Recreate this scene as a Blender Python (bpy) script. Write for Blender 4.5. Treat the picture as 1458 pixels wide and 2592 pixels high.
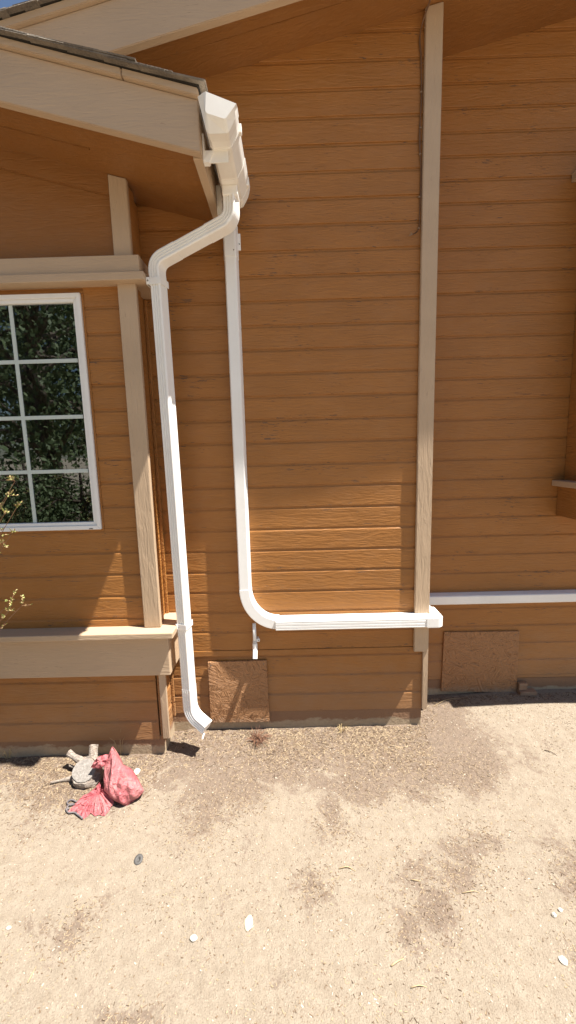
import bpy, bmesh, math, random
from mathutils import Vector, Matrix, noise
random.seed(7)
R = math.radians
for o in list(bpy.data.objects): bpy.data.objects.remove(o)
SC = bpy.context.scene
COL = SC.collection

# ------------------------------------------------------------------ camera
F_PX, PITCH, ROLL, YAW, CAM_H = 1054.29, 0.144285, -0.026386, -0.009856, 1.7286
PW, PH = 1458, 2592
fw = Vector((math.sin(YAW)*math.cos(PITCH), math.cos(YAW)*math.cos(PITCH), -math.sin(PITCH)))
rt = Vector((math.cos(YAW), -math.sin(YAW), 0)); up = rt.cross(fw)
rt, up = rt*math.cos(ROLL)+up*math.sin(ROLL), up*math.cos(ROLL)-rt*math.sin(ROLL)
cd = bpy.data.cameras.new('camera'); cam = bpy.data.objects.new('camera', cd); COL.objects.link(cam)
m = Matrix((rt, up, -fw)).transposed().to_4x4(); m.translation = (0, 0, CAM_H); cam.matrix_world = m
cd.sensor_fit = 'VERTICAL'; cd.sensor_height = 24; cd.lens = F_PX/PH*24
cd.clip_start = 0.05; cd.clip_end = 3000
SC.camera = cam
CAMP = Vector((0, 0, CAM_H))
def ray(px, py): return fw + rt*((px-PW/2)/F_PX) - up*((py-PH/2)/F_PX)
def atY(px, py, Y): d = ray(px, py); return CAMP + d*(Y/d.y)
def atZ(px, py, Z=0.0): d = ray(px, py); return CAMP + d*((Z-CAM_H)/d.z)

# ------------------------------------------------------------------ light
SUN = Vector((3.6, -1.0, 8.2)).normalized()
W = bpy.data.worlds.new('World'); SC.world = W; W.use_nodes = True
nt = W.node_tree; sky = nt.nodes.new('ShaderNodeTexSky'); sky.sky_type = 'NISHITA'; sky.sun_disc = False
sky.sun_elevation = math.asin(SUN.z); sky.sun_rotation = math.atan2(SUN.x, SUN.y); sky.air_density = 1.0; sky.dust_density = 0.6
bg = nt.nodes['Background']; nt.links.new(sky.outputs[0], bg.inputs[0]); bg.inputs[1].default_value = 0.05
sl = bpy.data.lights.new('sun', 'SUN'); sl.energy = 5.0; sl.angle = R(0.53); sl.color = (1.0, 0.955, 0.88)
so = bpy.data.objects.new('sun', sl); COL.objects.link(so); so.location = SUN*20; so.rotation_euler = SUN.to_track_quat('Z', 'Y').to_euler()
SC.view_settings.view_transform = 'Standard'; SC.view_settings.look = 'None'
SC.view_settings.exposure = 1.38; SC.view_settings.gamma = 1.0
SC.render.engine = 'CYCLES'
SC.cycles.max_bounces = 8; SC.cycles.diffuse_bounces = 5

# ------------------------------------------------------------------ materials
def new_mat(name):
    m = bpy.data.materials.new(name); m.use_nodes = True
    n = m.node_tree.nodes; n.clear()
    out = n.new('ShaderNodeOutputMaterial'); b = n.new('ShaderNodeBsdfPrincipled')
    m.node_tree.links.new(b.outputs[0], out.inputs[0]); return m, m.node_tree, b
class NT:
    def __init__(s, t): s.t = t
    def n(s, k, **kw):
        x = s.t.nodes.new('ShaderNode'+k)
        for a, v in kw.items(): setattr(x, a, v)
        return x
    def l(s, a, b): s.t.links.new(a, b)
    def pos(s, scale=(1, 1, 1), rot=(0, 0, 0), rnd=0.0):
        g = s.n('NewGeometry'); mp = s.n('Mapping'); mp.inputs['Scale'].default_value = scale
        if rot != (0, 0, 0):      # turn first, stretch second
            r0 = s.n('Mapping'); r0.inputs['Rotation'].default_value = rot; s.l(g.outputs['Position'], r0.inputs[0]); s.l(r0.outputs[0], mp.inputs[0]); return mp.outputs[0]
        if rnd:
            oi = s.n('ObjectInfo'); v = s.n('VectorMath', operation='SCALE'); v.inputs[0].default_value = (rnd, rnd*1.7, rnd*2.3)
            s.l(oi.outputs['Random'], v.inputs['Scale']); a = s.n('VectorMath', operation='ADD')
            s.l(g.outputs['Position'], a.inputs[0]); s.l(v.outputs[0], a.inputs[1]); s.l(a.outputs[0], mp.inputs[0])
        else: s.l(g.outputs['Position'], mp.inputs[0])
        return mp.outputs[0]
    def noise(s, vec, scale=1, detail=4, rough=.55, dist=0):
        x = s.n('TexNoise'); x.inputs['Scale'].default_value = scale; x.inputs['Detail'].default_value = detail
        x.inputs['Roughness'].default_value = rough; x.inputs['Distortion'].default_value = dist
        s.l(vec, x.inputs['Vector']); return x.outputs['Fac']
    def ramp(s, fac, stops):
        x = s.n('ValToRGB'); e = x.color_ramp.elements
        while len(e) < len(stops): e.new(0.5)
        for i, (p, c) in enumerate(stops):
            e[i].position = p; e[i].color = (c, c, c, 1) if isinstance(c, (int, float)) else (*c, 1)
        s.l(fac, x.inputs[0]); return x.outputs[0]
    def mix(s, fac, a, b, mode='MIX'):
        x = s.n('MixRGB', blend_type=mode)
        for i, v in ((0, fac), (1, a), (2, b)):
            if hasattr(v, 'links'): s.l(v, x.inputs[i])
            elif i == 0: x.inputs[0].default_value = v
            else: x.inputs[i].default_value = (*v, 1) if len(v) == 3 else v
        return x.outputs[0]
    def math(s, op, a, b=0.0):
        x = s.n('Math', operation=op)
        for i, v in ((0, a), (1, b)):
            if hasattr(v, 'links'): s.l(v, x.inputs[i])
            else: x.inputs[i].default_value = v
        return x.outputs[0]
    def bump(s, h, bsdf, dist=.002, strength=1.0, prev=None):
        x = s.n('Bump'); x.inputs['Distance'].default_value = dist; x.inputs['Strength'].default_value = strength
        s.l(h, x.inputs['Height'])
        if prev: s.l(prev, x.inputs['Normal'])
        s.l(x.outputs[0], bsdf.inputs['Normal']); return x.outputs[0]

def wood_paint(name, col, axis='x', relief=.0016, fleck=.5, rough=.5, worn=(.10, .065, .045), var=.16, edge=False):
    """painted rough-sawn wood: grain relief along one axis, small chips where the paint has gone"""
    m, t, b = new_mat(name); k = NT(t)
    sc = {'x': (7, 40, 48), 'z': (48, 48, 6.5), 'y': (48, 7, 48)}[axis]
    g1 = k.noise(k.pos(sc, rnd=9.0), 1.0, 3, .5, 1.3); g2 = k.noise(k.pos(tuple(2.6*v for v in sc), rnd=5.0), 1.0, 2, .5, .6)
    big = k.noise(k.pos((2.2, 2.2, 5), rnd=4.0), 1.0, 3)
    base = k.mix(k.ramp(big, [(.3, 0.0), (.7, 1.0)]), tuple(c*(1-var*.5) for c in col), tuple(c*(1+var*.5) for c in col))
    # paint chips: short dashes along the grain, clustered; on boards mostly along the top and bottom edges
    fl = k.noise(k.pos({'x': (20, 40, 170), 'z': (150, 150, 22), 'y': (150, 22, 150)}[axis], rnd=7.0), 1.0, 3, .6)
    pat = k.noise(k.pos((3.2, 3.2, 4), rnd=3.0), 1.0, 3)
    lim = k.math('MULTIPLY', k.math('SUBTRACT', .62, pat), .55)
    if edge:
        tc = k.n('TexCoord'); sz = k.n('SeparateXYZ'); k.l(tc.outputs['Object'], sz.inputs[0])
        e = k.ramp(k.math('MULTIPLY', sz.outputs['Z'], 8.0), [(.0, 1.0), (.11, 1.0), (.17, 0.0), (.60, 0.0), (.68, 1.0), (.80, 1.0)])
        lim = k.math('SUBTRACT', lim, k.math('MULTIPLY', e, .055))
    f = k.math('GREATER_THAN', k.math('SUBTRACT', k.math('SUBTRACT', fl, .676), lim), 0.0)
    f = k.math('MULTIPLY', f, fleck)
    col_o = k.mix(f, base, worn)
    du = k.ramp(k.noise(k.pos((9, 9, 16), rnd=6.0), 1.0, 5, .7), [(.45, 0.0), (.75, .07)])
    col_o = k.mix(du, col_o, (.36, .27, .19))
    # dirt splashed up on the lowest boards
    g_ = k.n('NewGeometry'); s_ = k.n('SeparateXYZ'); k.l(g_.outputs['Position'], s_.inputs[0])
    e_ = k.math('ADD', s_.outputs['Z'], k.math('MULTIPLY', k.math('SUBTRACT', k.noise(k.pos((7, 7, 11)), 1.0, 5, .7), .5), .5))
    col_o = k.mix(k.ramp(e_, [(.08, .38), (.52, 0.0)]), col_o, (.34, .235, .155))
    k.l(col_o, b.inputs['Base Color']); b.inputs['Roughness'].default_value = rough
    b.inputs['Specular IOR Level'].default_value = .32
    h = k.math('ADD', k.math('MULTIPLY', g1, .8), k.math('MULTIPLY', g2, .2))
    h = k.math('SUBTRACT', h, k.math('MULTIPLY', f, .12))
    k.bump(h, b, relief*8, 1.0); return m
BROWN = (.322, .136, .034)
TAN = (.475, .345, .228)
M_SIDE = wood_paint('brown_siding_paint', BROWN, 'x', .0006, .8, edge=True)
M_SIDE_Y = wood_paint('brown_siding_paint_return', BROWN, 'y', .0012, .4)
M_PLAIN = wood_paint('brown_soffit_paint', (.262, .110, .030), 'x', .0005, .25, var=.1)
M_TANX = wood_paint('tan_trim_paint_horizontal', TAN, 'x', .00035, .35, worn=(.16, .10, .07), var=.1)
M_TANZ = wood_paint('tan_trim_paint_vertical', TAN, 'z', .0005, .3, worn=(.2, .13, .09), var=.1)
M_TANY = wood_paint('tan_trim_paint_depth', TAN, 'y', .00035, .3, worn=(.2, .13, .09), var=.1)

def plastic(name, col=(.86, .85, .82), rough=.38, dirt=.10):
    m, t, b = new_mat(name); k = NT(t)
    d = k.ramp(k.noise(k.pos((5, 5, 2.5), rnd=3.0), 1.0, 5, .65), [(.42, 0.0), (.8, 1.0)])
    k.l(k.mix(k.math('MULTIPLY', d, dirt*2.0), col, (.52, .44, .34)), b.inputs['Base Color'])
    k.l(k.math('ADD', k.math('MULTIPLY', d, .2), rough), b.inputs['Roughness'])
    k.bump(k.noise(k.pos((30, 30, 30)), 1.0, 2), b, .0006, .35); return m
M_WHITE = plastic('white_plastic')
M_GUT = plastic('white_vinyl_gutter', (.86, .83, .77), .42, .14)
M_VINYL = plastic('white_window_vinyl', (.80, .79, .77), .35, .08)
M_MUNT = plastic('pale_green_grey_grille', (.52, .58, .55), .4, .05)
M_PVC = plastic('white_pvc_pipe', (.82, .82, .80), .3, .06)

def simple(name, col, rough=.7, spec=.3, nscale=None, ncol=None, amt=.5, bump=0, bscale=40, metal=0):
    m, t, b = new_mat(name); k = NT(t)
    b.inputs['Roughness'].default_value = rough; b.inputs['Specular IOR Level'].default_value = spec; b.inputs['Metallic'].default_value = metal
    if nscale:
        n = k.noise(k.pos((nscale,)*3, rnd=2.0), 1.0, 5, .6)
        k.l(k.mix(k.math('MULTIPLY', k.ramp(n, [(.35, 0.0), (.68, 1.0)]), amt), col, ncol), b.inputs['Base Color'])
    else: b.inputs['Base Color'].default_value = (*col, 1)
    if bump: k.bump(k.noise(k.pos((bscale,)*3, rnd=2.0), 1.0, 5, .65), b, bump, .9)
    return m
M_DARK = simple('dark_interior', (.035, .03, .026), .9)
M_GAP = simple('dark_felt', (.03, .025, .02), .95)
M_STEEL = simple('screw_steel', (.22, .22, .22), .45, .5, metal=.8)
M_CABLE = simple('brown_cable', (.16, .085, .045), .6)
M_CLIP = simple('cable_clip', (.24, .16, .10), .7)

def concrete():
    m, t, b = new_mat('painted_concrete_footing'); k = NT(t)
    g = k.n('NewGeometry'); s = k.n('SeparateXYZ'); k.l(g.outputs['Position'], s.inputs[0])
    e = k.math('ADD', s.outputs['Z'], k.math('MULTIPLY', k.math('SUBTRACT', k.noise(k.pos((9, 9, 20)), 1.0, 5, .7), .5), .10))
    paint = k.ramp(k.math('MULTIPLY', e, 5.0), [(.26, 0.0), (.34, 1.0)])     # overspray of the wall paint along the top of the footing
    n = k.noise(k.pos((40, 40, 40)), 1.0, 5, .65)
    gr = k.mix(n, (.30, .22, .14), (.48, .37, .245))
    k.l(k.mix(paint, gr, (.26, .145, .08)), b.inputs['Base Color']); b.inputs['Roughness'].default_value = .9
    k.bump(n, b, .006, .8); return m
M_CONC = concrete()

def osb():
    m, t, b = new_mat('brown_painted_strand_board'); k = NT(t)
    hs = []
    for i, a in enumerate((0.25, 1.1, 1.9, 2.75)):
        hs.append(k.noise(k.pos((10, 10, 80), (0, a, 0)), 1.0, 3, .6, .5))
    sel = k.noise(k.pos((15, 15, 15)), 1.0, 1); sel2 = k.noise(k.pos((13, 18, 17)), 1.3, 1)
    a = k.mix(k.ramp(sel, [(.47, 0.0), (.52, 1.0)]), hs[0], hs[1]); c = k.mix(k.ramp(sel, [(.47, 0.0), (.52, 1.0)]), hs[2], hs[3])
    h = k.mix(k.ramp(sel2, [(.48, 0.0), (.52, 1.0)]), a, c)
    v = k.ramp(h, [(.30, 0.0), (.42, 1.0)])
    spots = k.ramp(k.noise(k.pos((45, 45, 45)), 1.0, 3), [(.70, 0.0), (.74, 1.0)])
    col = k.mix(v, (.235, .115, .050), (.37, .19, .088)); col = k.mix(k.math('MULTIPLY', spots, .7), col, (.06, .03, .015))
    g = k.n('NewGeometry'); s = k.n('SeparateXYZ'); k.l(g.outputs['Position'], s.inputs[0])
    e = k.math('ADD', s.outputs['Z'], k.math('MULTIPLY', k.noise(k.pos((22, 22, 30)), 1.0, 4), .13))
    raw = k.ramp(e, [(.10, 1.0), (.155, 0.0)])
    col = k.mix(k.math('MULTIPLY', raw, .5), col, (.40, .31, .23))
    k.l(col, b.inputs['Base Color']); b.inputs['Roughness'].default_value = .7; b.inputs['Specular IOR Level'].default_value = .3
    k.bump(h, b, .022, 1.0); return m
M_OSB = osb()

def shingle_mat():
    m, t, b = new_mat('weathered_asphalt_shingle'); k = NT(t)
    n = k.noise(k.pos((120, 120, 120)), 1.0, 3); n2 = k.noise(k.pos((14, 14, 14), rnd=4.0), 1.0, 3)
    col = k.mix(n, (.06, .05, .042), (.22, .18, .14)); col = k.mix(k.ramp(n2, [(.4, 0.0), (.7, .6)]), col, (.30, .25, .19))
    k.l(col, b.inputs['Base Color']); b.inputs['Roughness'].default_value = .95; k.bump(n, b, .004, 1); return m
M_SHIN = shingle_mat()

def glass_mat():
    m = bpy.data.materials.new('window_glass'); m.use_nodes = True; n = m.node_tree.nodes; n.clear(); k = NT(m.node_tree)
    out = k.n('OutputMaterial'); mx = k.n('MixShader'); tr = k.n('BsdfTransparent'); gl = k.n('BsdfGlossy'); fr = k.n('Fresnel')
    fr.inputs['IOR'].default_value = 2.5; tr.inputs[0].default_value = (.62, .68, .64, 1); gl.inputs['Roughness'].default_value = 0.012; gl.inputs[0].default_value = (.86, .95, 1, 1)
    k.l(fr.outputs[0], mx.inputs[0]); k.l(tr.outputs[0], mx.inputs[1]); k.l(gl.outputs[0], mx.inputs[2]); k.l(mx.outputs[0], out.inputs[0])
    # slightly wavy panes
    bp = k.n('Bump'); bp.inputs['Distance'].default_value = .0012; bp.inputs['Strength'].default_value = .25
    k.l(k.noise(k.pos((5, 5, 5)), 1.0, 1), bp.inputs['Height']); k.l(bp.outputs[0], gl.inputs['Normal']); return m
M_GLASS = glass_mat()

SPOTS = [(.50, 1.42, .24), (.66, 1.50, .20), (.78, 1.62, .16), (-.45, 1.78, .26), (-.30, 1.90, .22), (.35, 1.92, .20), (.62, 2.02, .28), (.90, 2.02, .22), (.15, 1.72, .14), (.38, 1.28, .14), (-.10, 2.2, .30), (.45, 2.28, .30), (-1.2, 1.95, .35), (1.15, 1.45, .2), (.05, 1.45, .12), (-.85, 1.30, .15), (1.05, 1.15, .18), (-.55, .98, .14)]
def spot_field(x, y):
    return max(max(0.0, 1-math.hypot(x-a, (y-b)*1.0)/r) for a, b, r in SPOTS)
def ground_mat():
    m, t, b = new_mat('dry_sandy_dirt'); k = NT(t)
    g = k.n('NewGeometry'); s = k.n('SeparateXYZ'); k.l(g.outputs['Position'], s.inputs[0])
    wob = k.n('TexNoise'); wob.inputs['Scale'].default_value = 5.0; wob.inputs['Detail'].default_value = 4; k.l(g.outputs['Position'], wob.inputs['Vector'])
    wv = k.n('VectorMath', operation='SCALE'); wv.inputs['Scale'].default_value = .26; wa = k.n('VectorMath', operation='SUBTRACT'); wa.inputs[1].default_value = (.5, .5, .5)
    k.l(wob.outputs['Color'], wa.inputs[0]); k.l(wa.outputs[0], wv.inputs[0]); wp = k.n('VectorMath', operation='ADD'); k.l(g.outputs['Position'], wp.inputs[0]); k.l(wv.outputs[0], wp.inputs[1])
    fl = k.n('VectorMath', operation='MULTIPLY'); fl.inputs[1].default_value = (1, 1, 0); k.l(wp.outputs[0], fl.inputs[0])
    spot = None
    for a_, b_, r_ in SPOTS:
        d = k.n('VectorMath', operation='DISTANCE'); d.inputs[1].default_value = (a_, b_, 0); k.l(fl.outputs[0], d.inputs[0])
        v = k.math('SUBTRACT', 1.0, k.math('DIVIDE', d.outputs['Value'], r_))
        spot = v if spot is None else k.math('MAXIMUM', spot, v)
    spot = k.math('MAXIMUM', spot, 0.0)
    big = k.noise(k.pos((1.5, 1.5, 1.5)), 1.0, 5, .62, .6); mid = k.noise(k.pos((6, 6, 6)), 1.0, 6, .7, .8)
    fine = k.noise(k.pos((55, 55, 55)), 1.0, 5, .72); grit = k.noise(k.pos((190, 190, 190)), 1.0, 2, .6); clod = k.noise(k.pos((22, 22, 22)), 1.0, 4, .65)
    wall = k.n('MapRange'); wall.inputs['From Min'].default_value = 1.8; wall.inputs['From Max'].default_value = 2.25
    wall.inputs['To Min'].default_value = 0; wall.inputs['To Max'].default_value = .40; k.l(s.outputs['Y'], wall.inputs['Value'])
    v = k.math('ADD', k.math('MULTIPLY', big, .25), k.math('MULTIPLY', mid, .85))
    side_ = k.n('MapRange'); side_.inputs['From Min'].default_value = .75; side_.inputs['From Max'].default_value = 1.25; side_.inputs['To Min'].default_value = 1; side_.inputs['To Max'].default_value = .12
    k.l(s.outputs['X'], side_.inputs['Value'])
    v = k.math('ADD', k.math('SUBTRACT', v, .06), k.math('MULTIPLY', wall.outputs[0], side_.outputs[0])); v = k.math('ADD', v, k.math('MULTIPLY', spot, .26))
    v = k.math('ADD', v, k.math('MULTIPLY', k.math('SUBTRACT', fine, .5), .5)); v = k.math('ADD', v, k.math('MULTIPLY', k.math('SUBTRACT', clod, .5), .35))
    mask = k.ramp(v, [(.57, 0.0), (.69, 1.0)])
    sand = k.mix(k.ramp(clod, [(.3, 0.0), (.7, 1.0)]), (.248, .201, .150), (.312, .261, .201))
    sand = k.mix(k.ramp(grit, [(.30, .45), (.44, 0.0)]), sand, (.15, .105, .068))
    sand = k.mix(k.ramp(grit, [(.64, 0.0), (.74, .7)]), sand, (.50, .43, .32))
    mul = k.mix(k.ramp(fine, [(.35, 0.0), (.65, 1.0)]), (.105, .072, .055), (.190, .135, .102))
    mul = k.mix(k.ramp(grit, [(.60, 0.0), (.68, .8)]), mul, (.38, .29, .18))
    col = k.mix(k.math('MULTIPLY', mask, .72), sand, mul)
    k.l(col, b.inputs['Base Color']); b.inputs['Roughness'].default_value = .95; b.inputs['Specular IOR Level'].default_value = .15
    h = k.math('ADD', k.math('MULTIPLY', fine, .6), k.math('MULTIPLY', grit, .4)); k.bump(h, b, .014, .9); return m
M_GROUND = ground_mat()

# ------------------------------------------------------------------ mesh helpers
WL = {}
def link(name, me, mat, parent=None, loc=None, rot=None, mesh_is_world=True):
    """mesh in world coordinates -> object with its origin at the middle of its box; parent keeps it in place"""
    if mesh_is_world:
        vs = [v.co for v in me.vertices]
        c = Vector([(min(v[i] for v in vs)+max(v[i] for v in vs))/2 for i in range(3)])
        me.transform(Matrix.Translation(-c)); loc = c
    o = bpy.data.objects.new(name, me); COL.objects.link(o); o.location = loc
    if rot: o.rotation_euler = rot
    if mat and not me.materials:
        for mm in (mat if isinstance(mat, (list, tuple)) else [mat]): me.materials.append(mm)
    WL[o] = Vector(loc)
    if parent: o.parent = parent; o.matrix_parent_inverse = Matrix.Translation(-WL[parent])
    return o
def thing(name, label, cat, loc, group=None):
    o = bpy.data.objects.new(name, None); COL.objects.link(o); o.location = loc; o.empty_display_size = .1; WL[o] = Vector(loc)
    o['label'] = label; o['category'] = cat
    if group: o['group'] = group
    return o
def tag(o, label, cat, group=None):
    o['label'] = label; o['category'] = cat
    if group: o['group'] = group
    return o
def mesh_of(bm, smooth=False, name='mesh'):
    bmesh.ops.recalc_face_normals(bm, faces=bm.faces)
    me = bpy.data.meshes.new(name); bm.to_mesh(me); bm.free()
    if smooth:
        for p in me.polygons: p.use_smooth = True
    return me
def add_box(bm, a, b, bev=0.0):
    t = bmesh.new(); bmesh.ops.create_cube(t, size=1)
    for v in t.verts:
        v.co = Vector([(a[i]+b[i])/2 + v.co[i]*(b[i]-a[i]) for i in range(3)])
    if bev: bmesh.ops.bevel(t, geom=list(t.edges), offset=bev, segments=2, affect='EDGES', profile=.6)
    merge(bm, t)
def merge(bm, t):
    mp = {v: bm.verts.new(v.co) for v in t.verts}
    for f in t.faces:
        try: bm.faces.new([mp[v] for v in f.verts])
        except ValueError: pass
    t.free()
def box(name, a, b, mat, parent=None, bev=.003):
    bm = bmesh.new(); add_box(bm, a, b, bev); return link(name, mesh_of(bm), mat, parent)
def prism(name, prof, axis, lo, hi, mat, parent=None, bev=0, smooth=False, bm_only=False):
    """2D profile extruded along an axis. profile pairs: axis x -> (y,z), y -> (x,z), z -> (x,y)"""
    bm = bmesh.new()
    def P(p, t): return {'x': (t, p[0], p[1]), 'y': (p[0], t, p[1]), 'z': (p[0], p[1], t)}[axis]
    A = [bm.verts.new(P(p, lo)) for p in prof]; B = [bm.verts.new(P(p, hi)) for p in prof]; n = len(prof)
    bm.faces.new(A); bm.faces.new(B[::-1])
    for i in range(n): bm.faces.new([A[i], A[(i+1) % n], B[(i+1) % n], B[i]])
    if bev:
        bmesh.ops.recalc_face_normals(bm, faces=bm.faces)
        bmesh.ops.bevel(bm, geom=list(bm.edges), offset=bev, segments=2, affect='EDGES')
    if bm_only: return bm
    return link(name, mesh_of(bm, smooth), mat, parent)
def sweep_bm(path, prof, ref, closed_ends=True):
    """profile (a,b) swept along a path; a runs along the side vector, b along the reference vector made square to the path"""
    bm = bmesh.new(); rings = []
    n = len(path)
    for i, p in enumerate(path):
        t = (path[min(i+1, n-1)]-path[max(i-1, 0)]).normalized()
        rf = ref[i] if isinstance(ref, list) else ref
        b = (rf - t*rf.dot(t)).normalized(); a = t.cross(b)
        rings.append([bm.verts.new(p+a*u+b*v) for u, v in prof])
    k = len(prof)
    for i in range(n-1):
        for j in range(k): bm.faces.new([rings[i][j], rings[i][(j+1) % k], rings[i+1][(j+1) % k], rings[i+1][j]])
    if closed_ends: bm.faces.new(rings[0]); bm.faces.new(rings[-1][::-1])
    return bm
def fillet(pts, rad, seg=8):
    """polyline with rounded corners"""
    out = [pts[0]]
    for i in range(1, len(pts)-1):
        p = pts[i]; a = (pts[i-1]-p); b = (pts[i+1]-p); ra = min(rad, a.length*.48, b.length*.48)
        p0 = p+a.normalized()*ra; p1 = p+b.normalized()*ra
        for s in range(seg+1):
            t = s/seg; out.append(p0*(1-t)**2 + p*2*t*(1-t) + p1*t*t)
    out.append(pts[-1]); return out
def circ(r, n=10): return [(r*math.cos(2*math.pi*i/n), r*math.sin(2*math.pi*i/n)) for i in range(n)]
def tube_bm(path, radii, n=7, jit=0.0, cap=True):
    bm = bmesh.new(); rings = []; N = len(path)
    ref = Vector((0.31, 0.2, .93))
    for i, p in enumerate(path):
        t = (path[min(i+1, N-1)]-path[max(i-1, 0)]).normalized()
        if abs(t.dot(ref)) > .95: ref = Vector((1, 0, 0))
        b = (ref-t*ref.dot(t)).normalized(); a = t.cross(b); r = radii[i] if isinstance(radii, (list, tuple)) else radii
        rings.append([bm.verts.new(p+(a*math.cos(2*math.pi*j/n)+b*math.sin(2*math.pi*j/n))*r*(1+jit*random.uniform(-1, 1))) for j in range(n)])
    for i in range(N-1):
        for j in range(n): bm.faces.new([rings[i][j], rings[i][(j+1) % n], rings[i+1][(j+1) % n], rings[i+1][j]])
    if cap: bm.faces.new(rings[0]); bm.faces.new(rings[-1][::-1])
    return bm
def fbm(v, o=4, h=.5):
    s = 0; a = 1
    for i in range(o): s += a*noise.noise(v); v = v*2.03; a *= h
    return s

# ================================================================== THE GROUND
YA, YB, YC = 2.39, 2.70, 2.198
def ground_h(x, y):
    z = .010*noise.noise(Vector((x*1.3, y*1.3, 0))) + .005*noise.noise(Vector((x*5, y*5, 3.1)))
    d = max(abs(x)-3.5, 0, -y-1, y-3.2)
    if d < 1: z += .0022*noise.noise(Vector((x*21, y*21, 7.7))) + .0016*noise.noise(Vector((x*55, y*55, 1.7)))
    if y > 2.0 and x > .85: z += .030*min(1, (y-2.0)/.55)*min(1, (x-.85)/.5)      # dirt banked against the set-back wall
    if y > 2.1 and x > -.7: z += .012*min(1, (y-2.1)/.25)
    if d > 6: z += .25*noise.noise(Vector((x*.05, y*.05, 9)))*min(1, (d-6)/20)
    return z
def axis_samples(lo, hi, step, far):
    v = [lo+i*step for i in range(int((hi-lo)/step)+1)]
    s = step; a = []; x = v[-1]
    while x < far: s *= 1.35; x += s; a.append(x)
    s = step; b = []; x = v[0]
    while x > -far: s *= 1.35; x -= s; b.append(x)
    return b[::-1]+v+a
xs = axis_samples(-2.0, 2.2, .0125, 1500); ys = axis_samples(.55, 2.75, .0125, 1500)
vs = [(x, y, ground_h(x, y)) for y in ys for x in xs]; nx = len(xs)
fs = [(j*nx+i, j*nx+i+1, (j+1)*nx+i+1, (j+1)*nx+i) for j in range(len(ys)-1) for i in range(nx-1)]
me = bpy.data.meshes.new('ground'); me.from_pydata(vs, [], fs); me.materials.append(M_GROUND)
for p in me.polygons: p.use_smooth = True
go = bpy.data.objects.new('ground', me); COL.objects.link(go); go['kind'] = 'structure'
go['label'] = 'dry sandy dirt yard with patches of brown mulch'
def G(px, py):
    p = atZ(px, py, 0.0)
    for _ in range(3): p = atZ(px, py, ground_h(p.x, p.y))
    return p
def onG(x, y, dz=0.0): return Vector((x, y, ground_h(x, y)+dz))

# ================================================================== THE HOUSE
H = thing('house', 'brown lap-sided house wall with tan trim and overhanging eaves', 'house', (0, 2.6, 0))
S_ROW = .125
def board_mesh(L, h=S_ROW):
    # front face is y=0 (towards -y); a sloping channel along the top is covered by the board above
    prof = [(0.0, 0.001), (.0015, -.0005), (.020, -.0005), (.020, h), (.0058, h), (.0052, h-.010), (.0010, h-.018), (0, h-.021)]
    n = max(2, int(L/.05)); bm = bmesh.new(); rings = []
    for i in range(n+1): rings.append([bm.verts.new((L*i/n, y, z)) for y, z in prof])
    k = len(prof)
    for i in range(n):
        for j in range(k): bm.faces.new([rings[i][j], rings[i][(j+1) % k], rings[i+1][(j+1) % k], rings[i+1][j]])
    bm.faces.new(rings[0]); bm.faces.new(rings[-1][::-1])
    # hand-nailed boards: the bottom edge wanders by a millimetre
    sd = random.uniform(0, 50)
    for v in bm.verts:
        if v.co.z < .01: v.co.z += .0006*noise.noise(Vector((v.co.x*5, sd, 0)))
    return mesh_of(bm)
MB = {}
def board(parent, x0, x1, y, z, mat=None, h=S_ROW, side=False):
    key = (round(x1-x0, 3), round(h, 3), random.randint(0, 2), side)
    if key not in MB: MB[key] = board_mesh(x1-x0, h); MB[key].materials.append(mat or M_SIDE)
    if side: return link('siding_board', MB[key], None, parent, (y, x0, z), (0, 0, R(90)), mesh_is_world=False)
    dy = random.uniform(-.0008, .0008)
    return link('siding_board', MB[key], None, parent, (x0, y+dy, z), (random.uniform(-.0015, .0015), 0, random.uniform(-.0004, .0004)), mesh_is_world=False)

def sof_main(x): return 3.690+.235*x           # soffit under the main gable overhang, rising to the right
def sof_wing(x): return 2.915+.262*(-.322-x)    # soffit under the wing overhang, rising to the left

# --- main wall (A)
ZA0 = 3.664
wallA = link('main_wall', mesh_of(prism('', [(-.775, .10), (.79, .10), (.79, sof_main(.79)+.05), (-.775, sof_main(-.775)+.05)], 'y', YA+.0205, YA+.12, None, bm_only=True)), M_GAP, H)
zs = [ZA0-S_ROW*i for i in range(26)]
z = ZA0
while z+S_ROW < 4.0: z += S_ROW; zs.insert(0, z)
for z in zs:
    xl = max(-.788, (z-3.690)/.235)
    if xl < .70: board(wallA, xl, .735, YA, z)
z25 = zs[-1]
box('drip_board', (-.765, YA-.004, z25-.036), (.735, YA+.02, z25-.002), M_SIDE, wallA, .002)
for i in range(3): board(wallA, -.788, .775, YA+.004, z25-.037-S_ROW*(i+1)-.001)
# --- set-back wall (B)
ZB0 = 3.157
wallB = link('set_back_wall', mesh_of(prism('', [(.80, .10), (3.4, .10), (3.4, sof_main(3.4)+.05), (.80, sof_main(.8)+.05)], 'y', YB+.0205, YB+.12, None, bm_only=True)), M_GAP, H)
z = ZB0-S_ROW*24
box('starter_strip', (.805, YB+.001, z-.022), (3.4, YB+.02, z-.001), M_SIDE, wallB, .002)
while z < 4.4:
    xl = max(.805, (z-3.690)/.235); board(wallB, xl, 3.4, YB, z); z += S_ROW
# --- side return between the two walls (faces right)
ret = box('return_wall', (.72, YA+.121, .10), (.78, YB-.002, 3.86), M_GAP, H, 0)
z = ZA0-S_ROW*28
while z < 3.80: board(ret, YA+.03, YB-.003, .800, z, M_SIDE_Y, side=True); z += S_ROW

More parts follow.
